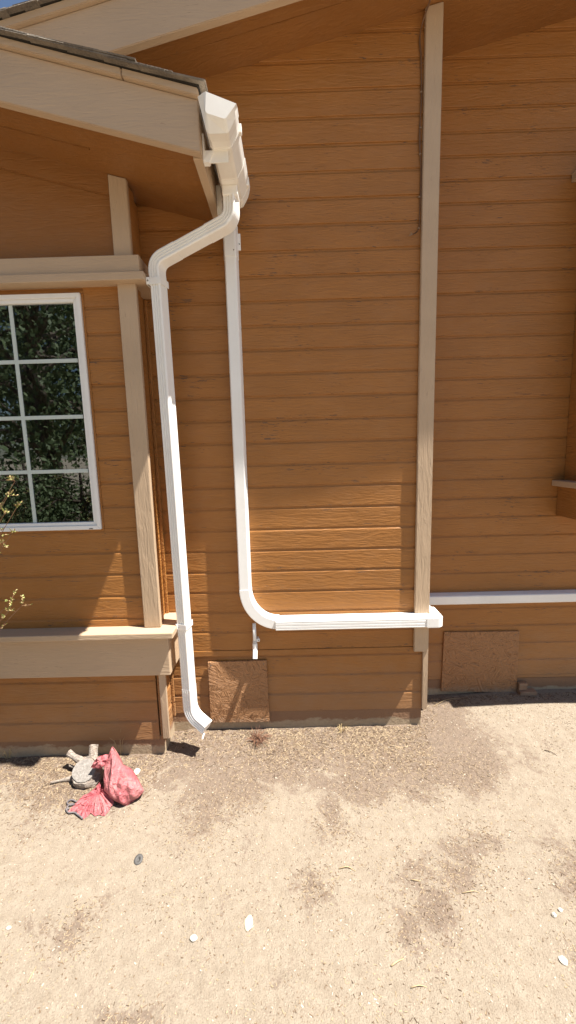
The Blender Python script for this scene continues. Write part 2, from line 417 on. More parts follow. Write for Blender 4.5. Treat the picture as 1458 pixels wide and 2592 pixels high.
# --- wing wall (C)
ZC0 = 2.4708
XW = -.772
wallC = link('wing_wall', mesh_of(prism('', [(-3.3, .10), (XW-.021, .10), (XW-.021, sof_wing(XW)+.04), (-3.3, sof_wing(-3.3)+.04)], 'y', YC+.0205, YC+.04, None, bm_only=True)), M_GAP, H)
# opening for the window is cut by building the sheathing in strips
bpy.data.objects.remove(wallC)
WX0, WX1, WZ0, WZ1 = -2.385, -1.022, 1.343, 2.531
bm = bmesh.new()
add_box(bm, (-3.3, YC+.0205, .10), (WX0+.03, YC+.06, 2.70)); add_box(bm, (WX1-.03, YC+.0205, .10), (XW-.022, YC+.06, 2.70))
add_box(bm, (WX0+.03, YC+.0205, .10), (WX1-.03, YC+.06, WZ0+.03)); add_box(bm, (WX0+.03, YC+.0205, WZ1-.03), (WX1-.03, YC+.06, 2.70))
wallC = link('wing_wall', mesh_of(bm), M_GAP, H)
zc = ZC0-S_ROW*19
while zc < 2.60:
    h = min(S_ROW, 2.60-zc)
    if zc+.02 < .785 and zc+S_ROW > .80: pass
    if zc+S_ROW <= WZ0+.001 or zc >= WZ1-.001: board(wallC, -3.3, -.80, YC, zc, h=h)
    elif zc < WZ0:    # the course under the window reaches past its sill
        board(wallC, -3.3, -.80, YC, zc, h=WZ0-zc-.002); board(wallC, WX1+.012, -.80, YC, WZ0, h=zc+S_ROW-WZ0)
    else:
        hh = min(h, 9)
        board(wallC, WX1+.012, -.80, YC, zc, h=hh); board(wallC, -3.3, WX0-.012, YC, zc, h=hh)
    zc += S_ROW
board(wallC, WX0-.01, WX1+.011, YC+.001, WZ1+.002, h=.032)
zlow = ZC0-S_ROW*19
# gable panel above the head ledge and frieze board along the rake
link('gable_panel', mesh_of(prism('', [(-3.3, 2.66), (XW, 2.66), (XW, sof_wing(XW)+.02), (-3.3, sof_wing(-3.3)+.02)], 'y', YC-.002, YC+.02, None, bm_only=True)), M_PLAIN, wallC)
link('frieze_board', mesh_of(prism('', [(-3.3, sof_wing(-3.3)-.088), (-.832, sof_wing(-.832)-.088), (-.832, sof_wing(-.832)+.01), (-3.3, sof_wing(-3.3)+.01)], 'y', YC-.022, YC-.003, None, bm_only=True, bev=.002)), M_PLAIN, wallC)
# wing side wall, facing right
side = box('wing_side_wall', (XW-.10, YC+.061, .10), (XW-.021, YA-.002, 3.03), M_GAP, H, 0)
z = zlow
while z < .62: board(side, YC+.002, YA-.002, XW, z, M_SIDE_Y, side=True); z += S_ROW
box('side_panel', (XW-.020, YC+.002, .70), (XW, YA-.001, 3.02), M_SIDE_Y, side, .001)
box('side_trim', (XW+.001, YC+.001, .79), (XW+.020, YC+.085, 2.56), M_SIDE_Y, side, .003)
box('side_trim', (XW+.001, YC+.001, 2.68), (XW+.020, YC+.085, 3.02), M_SIDE_Y, side, .003)
box('corner_bead', (XW+.001, YA-.020, .12), (XW+.018, YA-.0015, 2.555), M_SIDE_Y, side, .004)
# --- trims on the wing
box('corner_board', (-.827, 2.168, .792), (-.737, YC-.001, 2.562), M_TANZ, H, .004)
link('corner_board', mesh_of(prism('', [(-.831, 2.672), (-.745, 2.672), (-.745, sof_wing(-.745)-.002), (-.831, sof_wing(-.831)-.002)], 'y', 2.168, YC-.003, None, bm_only=True, bev=.003)), M_TANZ, H)
box('corner_board', (-.774, 2.179, .112), (-.736, YC-.001, .515), M_TANZ, H, .003)
box('corner_board', (-.7705, YC+.0005, .112), (-.757, YC+.05, .515), M_SIDE_Y, H, .003)
hl = box('head_ledge', (-3.3, 2.122, 2.560), (-.680, YA-.003, 2.597), M_TANX, H, .003)
box('head_board', (-3.3, 2.140, 2.598), (-.704, YA-.003, 2.678), M_TANX, hl, .003)
sill = box('sill_ledge', (-3.3, 2.093, .757), (-.652, YA-.003, .790), M_TANX, H, .005)
ap = box('sill_apron', (-3.3, 2.160, .513), (-.700, YC-.001, .756), M_TANX, H, .004)
box('apron_return', (XW+.001, YC-.0005, .513), (-.701, YA-.003, .756), M_TANY, ap, .003)
# --- corner board and trim on the main wall
link('corner_board', mesh_of(prism('', [(.714, .514), (.800, .514), (.800, sof_main(.80)-.002), (.714, sof_main(.714)-.002)], 'y', YA-.024, YA-.001, None, bm_only=True, bev=.003)), M_TANZ, H)
box('corner_board', (.772, YA-.012, .128), (.803, YA+.02, .512), M_TANZ, H, .002)
# --- footing
ft = box('footing', (-3.3, YC+.004, -.12), (XW-.004, YC+.14, .118), M_CONC, H, .006)
box('footing', (XW-.12, YC+.10, -.12), (XW-.003, YA+.10, .117), M_CONC, H, .006)
box('footing', (-.80, YA+.008, -.12), (.775, YA+.16, .128), M_CONC, H, .006)
box('footing', (.60, YA+.03, -.12), (.782, YB+.10, .126), M_CONC, H, .006)
box('footing', (.70, YB+.006, -.12), (3.4, YB+.16, .132), M_CONC, H, .006)
# --- wing roof: soffit, rake fascia, eave fascia, shingles
def wing_prof(a, b, x0=-3.3, x1=-.322): return [(x0, sof_wing(x0)+a), (x1, sof_wing(x1)+a), (x1, sof_wing(x1)+b), (x0, sof_wing(x0)+b)]
YW = 1.81
link('soffit', mesh_of(prism('', wing_prof(0, .012, x1=-.361), 'y', YW+.039, YA-.001, None, bm_only=True)), M_PLAIN, H)
link('soffit_batten', mesh_of(prism('', wing_prof(-.006, -.0005, x1=-.84), 'y', 2.005, 2.012, None, bm_only=True)), M_PLAIN, H)
rk = link('rake_fascia', mesh_of(prism('', wing_prof(-.022, .160, x1=-.323), 'y', YW, YW+.038, None, bm_only=True, bev=.003)), M_TANX, H)
for x0, x1 in ((-3.3, -.605), (-.603, -.318)):
    link('rake_shadow_board', mesh_of(prism('', wing_prof(.161, .189, x0=x0, x1=x1), 'y', YW-.019, YW+.036, None, bm_only=True, bev=.003)), M_TANX, rk)
box('eave_fascia', (-.360, YW+.0385, 2.893), (-.3235, YA-.004, 3.072), M_TANY, H, .003)
roofw = link('wing_roof', mesh_of(prism('', wing_prof(.190, .194, x1=-.312), 'y', YW-.024, 4.2, None, bm_only=True)), M_GAP, H)
def course(parent, fz, x_eave, y0, y1, n, step, sgn, seed):
    """overlapping shingle courses: each is a strip of tabs along the eave direction, ragged at the rake edge"""
    rnd = random.Random(seed)
    for i in range(n):
        xa = x_eave+sgn*i*step; bm = bmesh.new()
        for lay in range(2):
            y = y0-.012-rnd.uniform(-.003, .010)
            while y < y1:
                w = rnd.uniform(.16, .34); off = rnd.uniform(-.012, .012); th = rnd.uniform(.003, .006); lift = rnd.uniform(-.002, .005)
                x0 = xa+sgn*off-sgn*lay*.02; x1 = xa+sgn*(step+.10)
                za, zb = fz(x0)+.006+lay*.006+lift, fz(x1)+.002+lay*.005
                vs = [(x0, y, za), (x1, y, zb), (x1, y+w-.004, zb), (x0, y+w-.004, za)]
                lo = [bm.verts.new(p) for p in vs]; hi = [bm.verts.new((p[0], p[1]+rnd.uniform(-.002, .002), p[2]+th)) for p in vs]
                bm.faces.new(lo); bm.faces.new(hi[::-1])
                for a in range(4): bm.faces.new([lo[a], lo[(a+1) % 4], hi[(a+1) % 4], hi[a]])
                y += w
        link('shingle_course', mesh_of(bm), M_SHIN, parent)
course(roofw, lambda x: sof_wing(x)+.188, -.292, YW-.030, 3.6, 19, .135, -1, 3)
# --- main roof: soffit, barge fascia, shingles
YM = 2.084
def main_prof(a, b, x0=-2.2, x1=5.2): return [(x0, sof_main(x0)+a), (x1, sof_main(x1)+a), (x1, sof_main(x1)+b), (x0, sof_main(x0)+b)]
link('soffit', mesh_of(prism('', main_prof(0, .012), 'y', YM+.039, YB+.10, None, bm_only=True)), M_PLAIN, H)
for yy in (2.225,):
    link('soffit_batten', mesh_of(prism('', main_prof(-.004, -.0004, x0=-.95), 'y', yy, yy+.006, None, bm_only=True)), M_PLAIN, H)
rkm = link('rake_fascia', mesh_of(prism('', main_prof(-.040, .150), 'y', YM, YM+.038, None, bm_only=True, bev=.003)), M_TANX, H)
link('rake_shadow_board', mesh_of(prism('', main_prof(.151, .185), 'y', YM-.019, YM+.036, None, bm_only=True, bev=.003)), M_TANX, rkm)
roofm = link('main_roof', mesh_of(prism('', main_prof(.186, .190), 'y', YM-.024, 7.0, None, bm_only=True)), M_GAP, H)
course(roofm, lambda x: sof_main(x)+.183, -2.2, YM-.030, 3.4, 22, .135, 1, 5)

# --- window in the wing wall
win = link('window', mesh_of(prism('', [(WX0, WZ0), (WX1, WZ0), (WX1, WZ0+.012), (WX0, WZ0+.012)], 'y', YC+.0215, YC+.05, None, bm_only=True)), M_VINYL, H)
def frame_bar(bm, a, b, prof_in):
    pass
def frame(name, x0, x1, z0, z1, w, y0, y1, mat, parent):
    # four mitred bars, each its own mesh
    for pts in (((x0, z0), (x1, z0), (x1-w, z0+w), (x0+w, z0+w)), ((x0, z1), (x0+w, z1-w), (x1-w, z1-w), (x1, z1)),
                ((x0, z0), (x0+w, z0+w), (x0+w, z1-w), (x0, z1)), ((x1, z0), (x1, z1), (x1-w, z1-w), (x1-w, z0+w))):
        link(name, mesh_of(prism('', pts, 'y', y0, y1, None, bm_only=True, bev=.0018)), mat, parent)
frame('frame', WX0, WX1, WZ0, WZ1, .022, YC-.016, YC+.03, M_VINYL, win)
frame('sash', WX0+.0222, WX1-.0222, WZ0+.0222, WZ1-.0222, .018, YC-.008, YC+.03, M_VINYL, win)
box('weep_cover', (-1.085, YC-.0175, 1.346), (-1.065, YC-.0155, 1.350), M_GAP, win, 0)
GX1, GX0, GZ0, GZ1 = WX1-.0405, WX0+.0405, WZ0+.0405, WZ1-.0405
cols = [GX1, -1.386, -1.710, -2.034, GX0]; rows = [GZ0, 1.656, 1.936, 2.216, GZ1]
for i in range(4):
    for j in range(4):
        bm = bmesh.new(); add_box(bm, (cols[i+1]+.0008, YC+.010, rows[j]+.0008), (cols[i]-.0008, YC+.013, rows[j+1]-.0008))
        link('pane', mesh_of(bm), M_GLASS, win)
for i in (1, 2, 3): box('muntin', (cols[i]-.0095, YC+.0055, GZ0+.001), (cols[i]+.0095, YC+.0095, GZ1-.001), M_MUNT, win, .001)
for j in (1, 2, 3):
    for i in range(4): box('muntin', (cols[i+1]+.0098, YC+.0055, rows[j]-.0095), (cols[i]-.0098, YC+.0095, rows[j]+.0095), M_MUNT, win, .001)
# caulk line round the frame and a dim room behind
for a, b in (((WX1+.001, YC-.004, WZ0), (WX1+.011, YC+.02, WZ1)), ((WX0-.011, YC-.004, WZ0), (WX0-.001, YC+.02, WZ1))): box('casing_strip', a, b, M_SIDE_Y, win, .002)
bm = bmesh.new()
for a, b in (((-3.2, 3.9, .5), (-.9, 3.95, 2.7)), ((-3.25, 2.27, .5), (-3.2, 3.95, 2.7)), ((-.95, 2.42, .5), (-.9, 3.9, 2.7)), ((-3.2, 2.27, .45), (-.95, 3.9, .5)), ((-3.2, 2.27, 2.7), (-.95, 3.9, 2.75))): add_box(bm, a, b)
link('room', mesh_of(bm), M_DARK, H)
M_BLIND = simple('rolled_blind', (.30, .27, .18), .8)
box('blind_headrail', (GX0, YC+.045, GZ1-.028), (GX1, YC+.075, GZ1+.01), M_BLIND, win, .004)

# --- box bay window at the right edge, bumping out of the set-back wall
BX = 1.757; BY = 2.46
bay = box('bay', (BX+.03, BY+.03, 1.30), (3.3, YB-.002, 3.29), M_GAP, H, 0)
box('bay_side', (BX, BY, 1.30), (BX+.029, YB-.003, 3.30), M_SIDE_Y, bay, .002)
box('bay_front', (BX+.0295, BY, 1.30), (2.00, BY+.029, 3.30), M_SIDE, bay, .002)
box('bay_front', (2.94, BY, 1.30), (3.3, BY+.029, 3.30), M_SIDE, bay, .002)
box('bay_sill', (BX-.078, BY-.09, 1.466), (3.35, YB-.003, 1.502), M_TANX, bay, .004)
box('bay_apron', (BX-.038, BY-.04, 1.272), (3.32, YB-.004, 1.465), M_SIDE_Y, bay, .003)
box('bay_head', (BX-.078, BY-.09, 3.240), (3.35, YB-.003, 3.285), M_TANX, bay, .004)
bw = link('window', mesh_of(prism('', [(2.001, 1.503), (2.939, 1.503), (2.939, 1.52), (2.001, 1.52)], 'y', BY+.002, BY+.028, None, bm_only=True)), M_VINYL, H)
frame('frame', 2.001, 2.939, 1.5205, 3.239, .04, BY-.012, BY+.027, M_VINYL, bw)
box('pane', (2.042, BY+.005, 1.5615), (2.898, BY+.009, 3.198), M_GLASS, bw, 0)

# ================================================================== GUTTER on the wing eave
GT = thing('gutter', 'short white vinyl gutter along the eave above the ribbed downspout', 'gutter', (-.24, 1.95, 2.94))
gp_out = [(-.314, 3.060), (-.290, 2.952), (-.280, 2.940), (-.216, 2.940), (-.207, 2.944), (-.183, 2.984), (-.180, 2.992), (-.172, 3.022)]
def offs(pts, d, cx=-.243, cz=3.0): return [(cx+(x-cx)*(1+d/.06), cz+(z-cz)*(1+d/.06)) for x, z in pts]
def trough(name, pts, y0, y1, mat, parent, th=.0025):
    inner = [(x*(1-.0)+(-.243-x)*.05, z+.0035 if z < 2.96 else z) for x, z in pts]
    return link(name, mesh_of(prism('', pts+inner[::-1], 'y', y0, y1, None, bm_only=True)), mat, parent)
trough('trough', gp_out, 1.80, 2.25, M_GUT, GT)
gp_cap = offs(gp_out, .003)
bm = bmesh.new()
cf = [(-.281, 3.058), (-.2865, 2.995), (-.280, 2.986), (-.219, 2.9665), (-.211, 2.968), (-.186, 2.996), (-.179, 3.003), (-.170, 3.015)]
loops = [[bm.verts.new((x, 1.752, z)) for x, z in cf], [bm.verts.new((x*.7+u*.3, 1.757, z*.85+w*.15)) for (x, z), (u, w) in zip(cf, gp_cap)], [bm.verts.new((x, 1.781, z)) for x, z in gp_cap], [bm.verts.new((x, 1.786, z)) for x, z in gp_cap]]
bm.faces.new(loops[0]); bm.faces.new(loops[-1][::-1])
for q in range(3):
    for i in range(8): bm.faces.new([loops[q][i], loops[q][(i+1) % 8], loops[q+1][(i+1) % 8], loops[q+1][i]])
cap = link('end_cap', mesh_of(bm), M_GUT, GT)
trough('cap_collar', offs(gp_out, .0028), 1.7865, 1.822, M_GUT, cap)
link('end_cap', mesh_of(prism('', gp_cap, 'y', 2.268, 2.278, None, bm_only=True, bev=.002)), M_GUT, GT)
# hanger: bracket strap round the trough with a plate on the fascia
def hanger(y, w=.034):
    hp = offs(gp_out, .0035); hg = trough('hanger', hp, y, y+w, M_GUT, GT)
    link('hanger_plate', mesh_of(prism('', [(-.3225, 2.900), (-.300, 2.925), (-.283, 2.9355), (-.281, 2.929), (-.300, 2.893), (-.3225, 2.893)], 'y', y+.004, y+w-.004, None, bm_only=True)), M_GUT, hg)
    box('hanger_foot', (-.3228, y, 2.897), (-.3165, y+w, 2.995), M_GUT, hg, .001)
    box('clip', (-.1765, y+.006, 2.998), (-.1645, y+w-.006, 3.030), M_GUT, hg, .002)
    box('hanger_web', (-.322, y+.010, 2.894), (-.222, y+.016, 2.9395), M_GUT, hg, .001)
hanger(1.862)
# outlet body: a heavier section that carries the spout
ob = trough('outlet', offs(gp_out, .0028), 2.055, 2.268, M_GUT, GT)
trough('outlet_rim', offs(gp_out, .0042), 2.215, 2.262, M_GUT, ob)
box('spout', (-.283, 2.088, 2.895), (-.212, 2.172, 2.938), M_GUT, ob, .006)
box('clip', (-.178, 2.19, 2.990), (-.167, 2.215, 3.027), M_GUT, ob, .002)
box('bracket_foot', (-.3228, 2.18, 2.86), (-.300, 2.21, 2.99), M_GUT, ob, .002)

# ================================================================== RIBBED DOWNSPOUT
DS = thing('downspout', 'white ribbed downspout that jogs left from the gutter and runs down the wing corner', 'downspout', (-.617, 2.22, .15))
def rib_prof(w, d, nrib=3, gd=.0062, gw=.0078, r=.006):
    """rectangle w (side to side) by d (front to back); the front (b positive) carries ribs"""
    p = [(-w/2, -d/2+r), (-w/2, d/2-r), (-w/2+r*.3, d/2-r*.3), (-w/2+r, d/2)]
    for i in range(nrib):
        c = -w/2+r+ (w-2*r)*(i+.75)/(nrib+.5)
        p += [(c-gw*.7, d/2), (c-gw*.25, d/2-gd), (c+gw*.25, d/2-gd), (c+gw*.7, d/2)]
    p += [(w/2-r, d/2), (w/2-r*.3, d/2-r*.3), (w/2, d/2-r), (w/2, -d/2+r), (w/2-r, -d/2), (-w/2+r, -d/2)]
    return p
AR = R(14); FRONT = Vector((-math.sin(AR), -math.cos(AR), 0))
P0 = Vector((-.2475, 2.130, 2.905)); P1 = Vector((-.2475, 2.130, 2.806)); P2 = Vector((-.636, 2.190, 2.660)); P3 = Vector((-.630, 2.195, 2.55)); P4 = Vector((-.617, 2.226, .238))
P5 = P4+Vector((.100, -.046, -.058))
PR = rib_prof(.054, .074); PRb = rib_prof(.0565, .0765)
full = fillet([P0, P1, P2, P4], .075, 9)
def ds_piece(name, pts, prof, parent=DS): 
    return link(name, mesh_of(sweep_bm(pts, prof, FRONT)), M_WHITE, parent)
def sub(pts, i0, i1): return pts[i0:i1]
# elbow, slanting pipe, elbow, long pipe, bottom elbow
e1 = fillet([P0, P1, P1+(P2-P1)*.30], .075, 10); ds_piece('elbow', e1, PRb)
ds_piece('slanting_pipe', [P1+(P2-P1)*.27, P1+(P2-P1)*.74], PR)
d34 = (P4-P3).normalized()
e2 = fillet([P1+(P2-P1)*.70, P2, P3], .07, 10); el2 = ds_piece('elbow', e2, PRb)
# crimp folds on the inside of the lower elbow
ds_piece('pipe', [P3-d34*-.0-d34*.02, P4-d34*.145], PR)
e3 = fillet([P4-d34*.17, P4, P5], .085, 12); e3p = ds_piece('elbow', e3, PRb)
dd = (P5-P4).normalized()
# strap at the head ledge and at the sill
def strap(c, tab):
    s_ = link('strap', mesh_of(sweep_bm([c-d34*.016, c+d34*.016], [(-.0315, -.040), (-.0315, .0405), (.0315, .0405), (.0315, -.040), (.0297, -.040), (.0297, .0385), (-.0297, .0385), (-.0297, -.040)], FRONT)), M_WHITE, DS)
    a = c+FRONT*.028+Vector((-.030, 0, 0)); bm = bmesh.new()
    add_box(bm, (tab, a.y-.012, c.z-.016), (a.x+.004, a.y-.009, c.z+.016), .0008); add_box(bm, (tab, a.y-.009, c.z-.016), (tab+.003, a.y+.04, c.z+.016), .0008)
    t = link('strap_tab', mesh_of(bm), M_WHITE, s_)
    b2 = bmesh.new(); bmesh.ops.create_uvsphere(b2, u_segments=8, v_segments=5, radius=.004)
    bmesh.ops.translate(b2, verts=b2.verts, vec=(tab+.008, a.y-.013, c.z)); link('screw', mesh_of(b2, True), M_STEEL, s_)
def at_z(z): return P3+(P4-P3)*((z-P3.z)/(P4.z-P3.z))
strap(at_z(2.566), -.6795); strap(at_z(.783), -.6515)
pg = P5+Vector((-.018, -.01, -.030))
link('spout_peg', mesh_of(tube_bm([pg, pg+Vector((-.008, -.012, -.028))], [.007, .005], 8)), M_WHITE, e3p)

# ================================================================== LINE-SET COVER (white duct)
LC = thing('line_cover', 'smooth white duct cover running down the wall and round the corner', 'duct', (-.29, 2.36, .70))
YF = YA-.057
def lc_prof(w=.075, bw=.090, d=.056, groove=False, g=0):
    # a across, b outwards; slight shoulders
    p = [(-bw/2, -.0), (-bw/2, .010), (-w/2+.002, d-.006), (-w/2+.007, d)]
    if groove:
        for i in range(3):
            c = -.017+.017*i; p += [(c-.0028, d), (c-.001, d-.0022), (c+.001, d-.0022), (c+.0028, d)]
    p += [(w/2-.007, d), (w/2-.002, d-.006), (bw/2, .010), (bw/2, 0)]
    return p
OUT = Vector((0, -1, 0)); yb = YA-.0012
xv = -.2885; zh = .7215
Z1 = .935; X1 = -.092
LP = lc_prof(.064, .074); LPg = lc_prof(.064, .074, .0555, True); LPb = lc_prof(.067, .077, .0585)
link('straight_cover', mesh_of(sweep_bm([Vector((xv, yb, 2.90)), Vector((xv, yb, Z1-.02))], LP, OUT)), M_WHITE, LC)
arc = [Vector((xv, yb, Z1))]+[Vector((X1-.005-(X1-.005-xv)*math.cos(a), yb, Z1-(Z1-zh)*math.sin(a))) for a in [R(90)*i/16 for i in range(17)]]+[Vector((X1, yb, zh))]
bend = link('bend_cover', mesh_of(sweep_bm(arc[0:1]+arc[2:], LPb, OUT)), M_WHITE, LC)
XH = .768
link('straight_cover', mesh_of(sweep_bm([Vector((X1-.02, yb-.0245, zh)), Vector((XH+.02, yb-.0245, zh))], LPg, OUT)), M_WHITE, LC)
# the run stands off over the corner board; back plate fills the gap
box('back_plate', (X1+.004, yb-.0243, zh-.034), (.712, yb, zh+.034), M_WHITE, LC, .001)
# outside corner piece: a box with rounded front corner, then the run back along the return wall
bm = bmesh.new(); cx0, cx1 = XH, .868; yf = yb-.0245-.0585; zl, zt = zh-.0335, zh+.0335
rr = .034; outl = [(cx0, yf)]+[(cx1-rr+rr*math.sin(R(90)*i/6), yf+rr-rr*math.cos(R(90)*i/6)) for i in range(7)]+[(cx1, YA+.085), (cx0+.034, YA+.085), (cx0+.034, yb-.0245), (cx0, yb-.0245)]
lo = [bm.verts.new((x, y, zl)) for x, y in outl]; hi = [bm.verts.new((x, y, zt)) for x, y in outl]
bm.faces.new(lo); bm.faces.new(hi[::-1])
for i in range(len(outl)): bm.faces.new([lo[i], lo[(i+1) % len(outl)], hi[(i+1) % len(outl)], hi[i]])
bmesh.ops.recalc_face_normals(bm, faces=bm.faces)
bmesh.ops.bevel(bm, geom=[e for e in bm.edges if abs(e.verts[0].co.z-e.verts[1].co.z) < 1e-6], offset=.007, segments=3, affect='EDGES')
link('corner_cover', mesh_of(bm), M_WHITE, LC)
ybB = YB-.0012
link('straight_cover', mesh_of(sweep_bm([Vector((.8015, YA+.06, zh)), Vector((.8015, YB-.06, zh))], lc_prof(.060, .068, .054), Vector((1, 0, 0)))), M_WHITE, LC)
link('straight_cover', mesh_of(sweep_bm([Vector((.8025, ybB, zh+.005)), Vector((3.3, ybB, zh+.005))], LP, OUT)), M_WHITE, LC)
# top coupler and wall clips, screws on the bend
link('coupler', mesh_of(sweep_bm([Vector((xv, yb, 2.905)), Vector((xv, yb, 2.742))], lc_prof(.067, .078, .0585), OUT)), M_WHITE, LC)
box('wall_tab', (xv+.030, yb-.006, 2.79), (xv+.052, yb, 2.872), M_WHITE, LC, .0025)
def screw(p, parent, r=.0032):
    b2 = bmesh.new(); bmesh.ops.create_uvsphere(b2, u_segments=8, v_segments=5, radius=r)
    bmesh.ops.translate(b2, verts=b2.verts, vec=p); link('screw', mesh_of(b2, True), M_STEEL, parent)
for p in ((xv-.0375, yb-.035, Z1-.025), (xv+.0355, yb-.045, Z1-.01), (X1-.04, yb-.045, zh+.0345), (X1-.04, yb-.045, zh-.036), (xv+.02, yb-.0595, 2.77), (xv+.046, yb-.0075, 2.82)): screw(p, bend)

# ================================================================== CONDENSATE DRAIN
DP = thing('drain_pipe', 'thin white drain pipe hanging below the curved duct', 'pipe', (-.242, 2.35, .52))
dx, dy = -.2425, YA-.030
link('pipe', mesh_of(tube_bm([Vector((dx, dy, .72)), Vector((dx, dy, .585))], .0105, 12), True), M_PVC, DP)
link('coupling', mesh_of(tube_bm([Vector((dx, dy, .612)), Vector((dx, dy, .590))], .0125, 12)), plastic('grey_pvc_coupling', (.55, .54, .52)), DP)
link('fitting', mesh_of(tube_bm([Vector((dx, dy, .595)), Vector((dx, dy, .588)), Vector((dx, dy, .545))], [.0135, .0145, .0145], 12)), M_PVC, DP)
# open spout, angled towards the viewer
sp = [Vector((dx, dy, .560)), Vector((dx, dy-.018, .535)), Vector((dx, dy-.034, .512))]
bmx = tube_bm(sp, .0145, 14, cap=False); t = tube_bm(sp, .0105, 14, cap=False); merge(bmx, t)
link('spout', mesh_of(bmx, True), M_PVC, DP)
bmx = tube_bm([sp[2]+Vector((0, .003, .004)), sp[2]+Vector((0, .002, .003))], .0108, 12); link('spout_bore', mesh_of(bmx), simple('pipe_bore', (.35, .22, .13), .8), DP)
box('pipe_clip', (dx+.010, YA-.036, .606), (dx+.030, YA-.028, .624), M_PVC, DP, .003)
box('pipe_clip', (dx+.012, YA-.029, .608), (dx+.022, YA+.003, .622), M_PVC, DP, .001)
screw((dx+.022, YA-.0365, .615), DP, .0035)

# ================================================================== ACCESS PANELS
def panel(name, corners, y, tilt, label, group=None):
    prof = corners
    bm = prism('', prof, 'y', y-.013, y-.001, None, bm_only=True)
    bmesh.ops.recalc_face_normals(bm, faces=bm.faces)
    bmesh.ops.bevel(bm, geom=list(bm.edges), offset=.0015, segments=1, affect='EDGES')
    xs_ = [c[0] for c in corners]; z0 = min(c[1] for c in corners)
    t = thing(name, label, 'board', ((min(xs_)+max(xs_))/2, y, z0), group)
    link('board', mesh_of(bm), M_OSB, t)
    for c in corners:
        cx = sum(xs_)/4; cz = sum(q[1] for q in corners)/4
        p = Vector((c[0]+(cx-c[0])*.10, y-.0135, c[1]+(cz-c[1])*.10))
        b2 = bmesh.new(); bmesh.ops.create_uvsphere(b2, u_segments=7, v_segments=4, radius=.003); bmesh.ops.translate(b2, verts=b2.verts, vec=p)
        link('screw', mesh_of(b2), M_STEEL, t)
    return t
panel('access_panel', [(-.539, .070), (-.173, .066), (-.177, .474), (-.537, .470)], YA-.001, 0, 'square brown strand board covering the crawl-space opening below the drain pipe')
panel('access_panel', [(1.003, .054), (1.524, .034), (1.522, .482), (1.012, .487)], YB-.001, 0, 'brown strand board leaning on the set-back wall below the straight white duct')
M_SCRAP = wood_paint('scrap_wood', (.30, .17, .10), 'x', .001, .6)
b1 = box('wood_scrap', (1.529, YB-.035, ground_h(1.57, 2.66)+.026), (1.585, YB-.002, ground_h(1.57, 2.66)+.075), M_SCRAP, None, .003)
tag(b1, 'short wooden block tucked beside the right strand board, upper of the two', 'wood scrap', 'scrap wood beside the right board')
b2_ = box('wood_scrap', (1.526, YB-.06, ground_h(1.57, 2.66)-.004), (1.640, YB-.006, ground_h(1.57, 2.66)+.025), M_SCRAP, None, .004)
tag(b2_, 'flat wooden offcut on the dirt beside the right strand board, lower of the two', 'wood scrap', 'scrap wood beside the right board')

# ================================================================== CABLE by the corner board
CB = thing('cable', 'thin brown cable stapled along the left edge of the tall corner board', 'cable', (.70, YA-.01, 2.88))
pts = [Vector((.735, YM+.10, sof_main(.735)-.012)), Vector((.722, 2.25, sof_main(.72)-.012)), Vector((.700, YA-.012, 3.80)), Vector((.690, YA-.008, 3.74))]
rnd = random.Random(4); z = 3.66
while z > 2.90: pts.append(Vector((.705+rnd.uniform(-.006, .004), YA-.007, z))); z -= .085
for dx_ in (0, .0055):
    pp = fillet([p+Vector((dx_*math.sin(i*1.3), 0, 0)) for i, p in enumerate(pts)]+[Vector((.704, YA-.007, 2.868)), Vector((.688, YA-.012, 2.846)), Vector((.668, YA-.016, 2.838))], .03, 4)
    link('strand', mesh_of(tube_bm(pp, .0024, 6), True), M_CABLE, CB)
for zz in (3.50, 3.34, 3.22, 3.02, 2.87): box('staple', (.697, YA-.0115, zz-.003), (.708, YA-.001, zz+.003), M_CLIP, CB, .001)
for i in range(3):
    a = Vector((.668, YA-.016, 2.838)); link('bare_end', mesh_of(tube_bm([a, a+Vector((-.012-.004*i, -.004, .008-.009*i))], .0018, 5)), M_CLIP, CB)

# ================================================================== WEATHERED STUMP
def wood_grey():
    m, t, b = new_mat('weathered_grey_wood'); k = NT(t)
    g = k.noise(k.pos((60, 60, 160), (.5, .3, .2)), 1.0, 5, .65, .6); n = k.noise(k.pos((30, 30, 30)), 1.0, 4)
    col = k.mix(k.ramp(g, [(.35, 0.0), (.65, 1.0)]), (.16, .125, .10), (.43, .37, .31)); col = k.mix(k.ramp(n, [(.5, 0.0), (.75, .5)]), col, (.30, .20, .14))
    k.l(col, b.inputs['Base Color']); b.inputs['Roughness'].default_value = .9; k.bump(g, b, .008, .9); return m
M_LOG = wood_grey()
M_CUT = simple('sawn_grey_end_grain', (.33, .30, .27), .9, .2, 70, (.16, .14, .12), .7, .006, 90)
gc = G(214, 1990)
ST = thing('stump', 'gnarled grey vine stump with sawn limb stubs beside the pink sack', 'stump', gc)
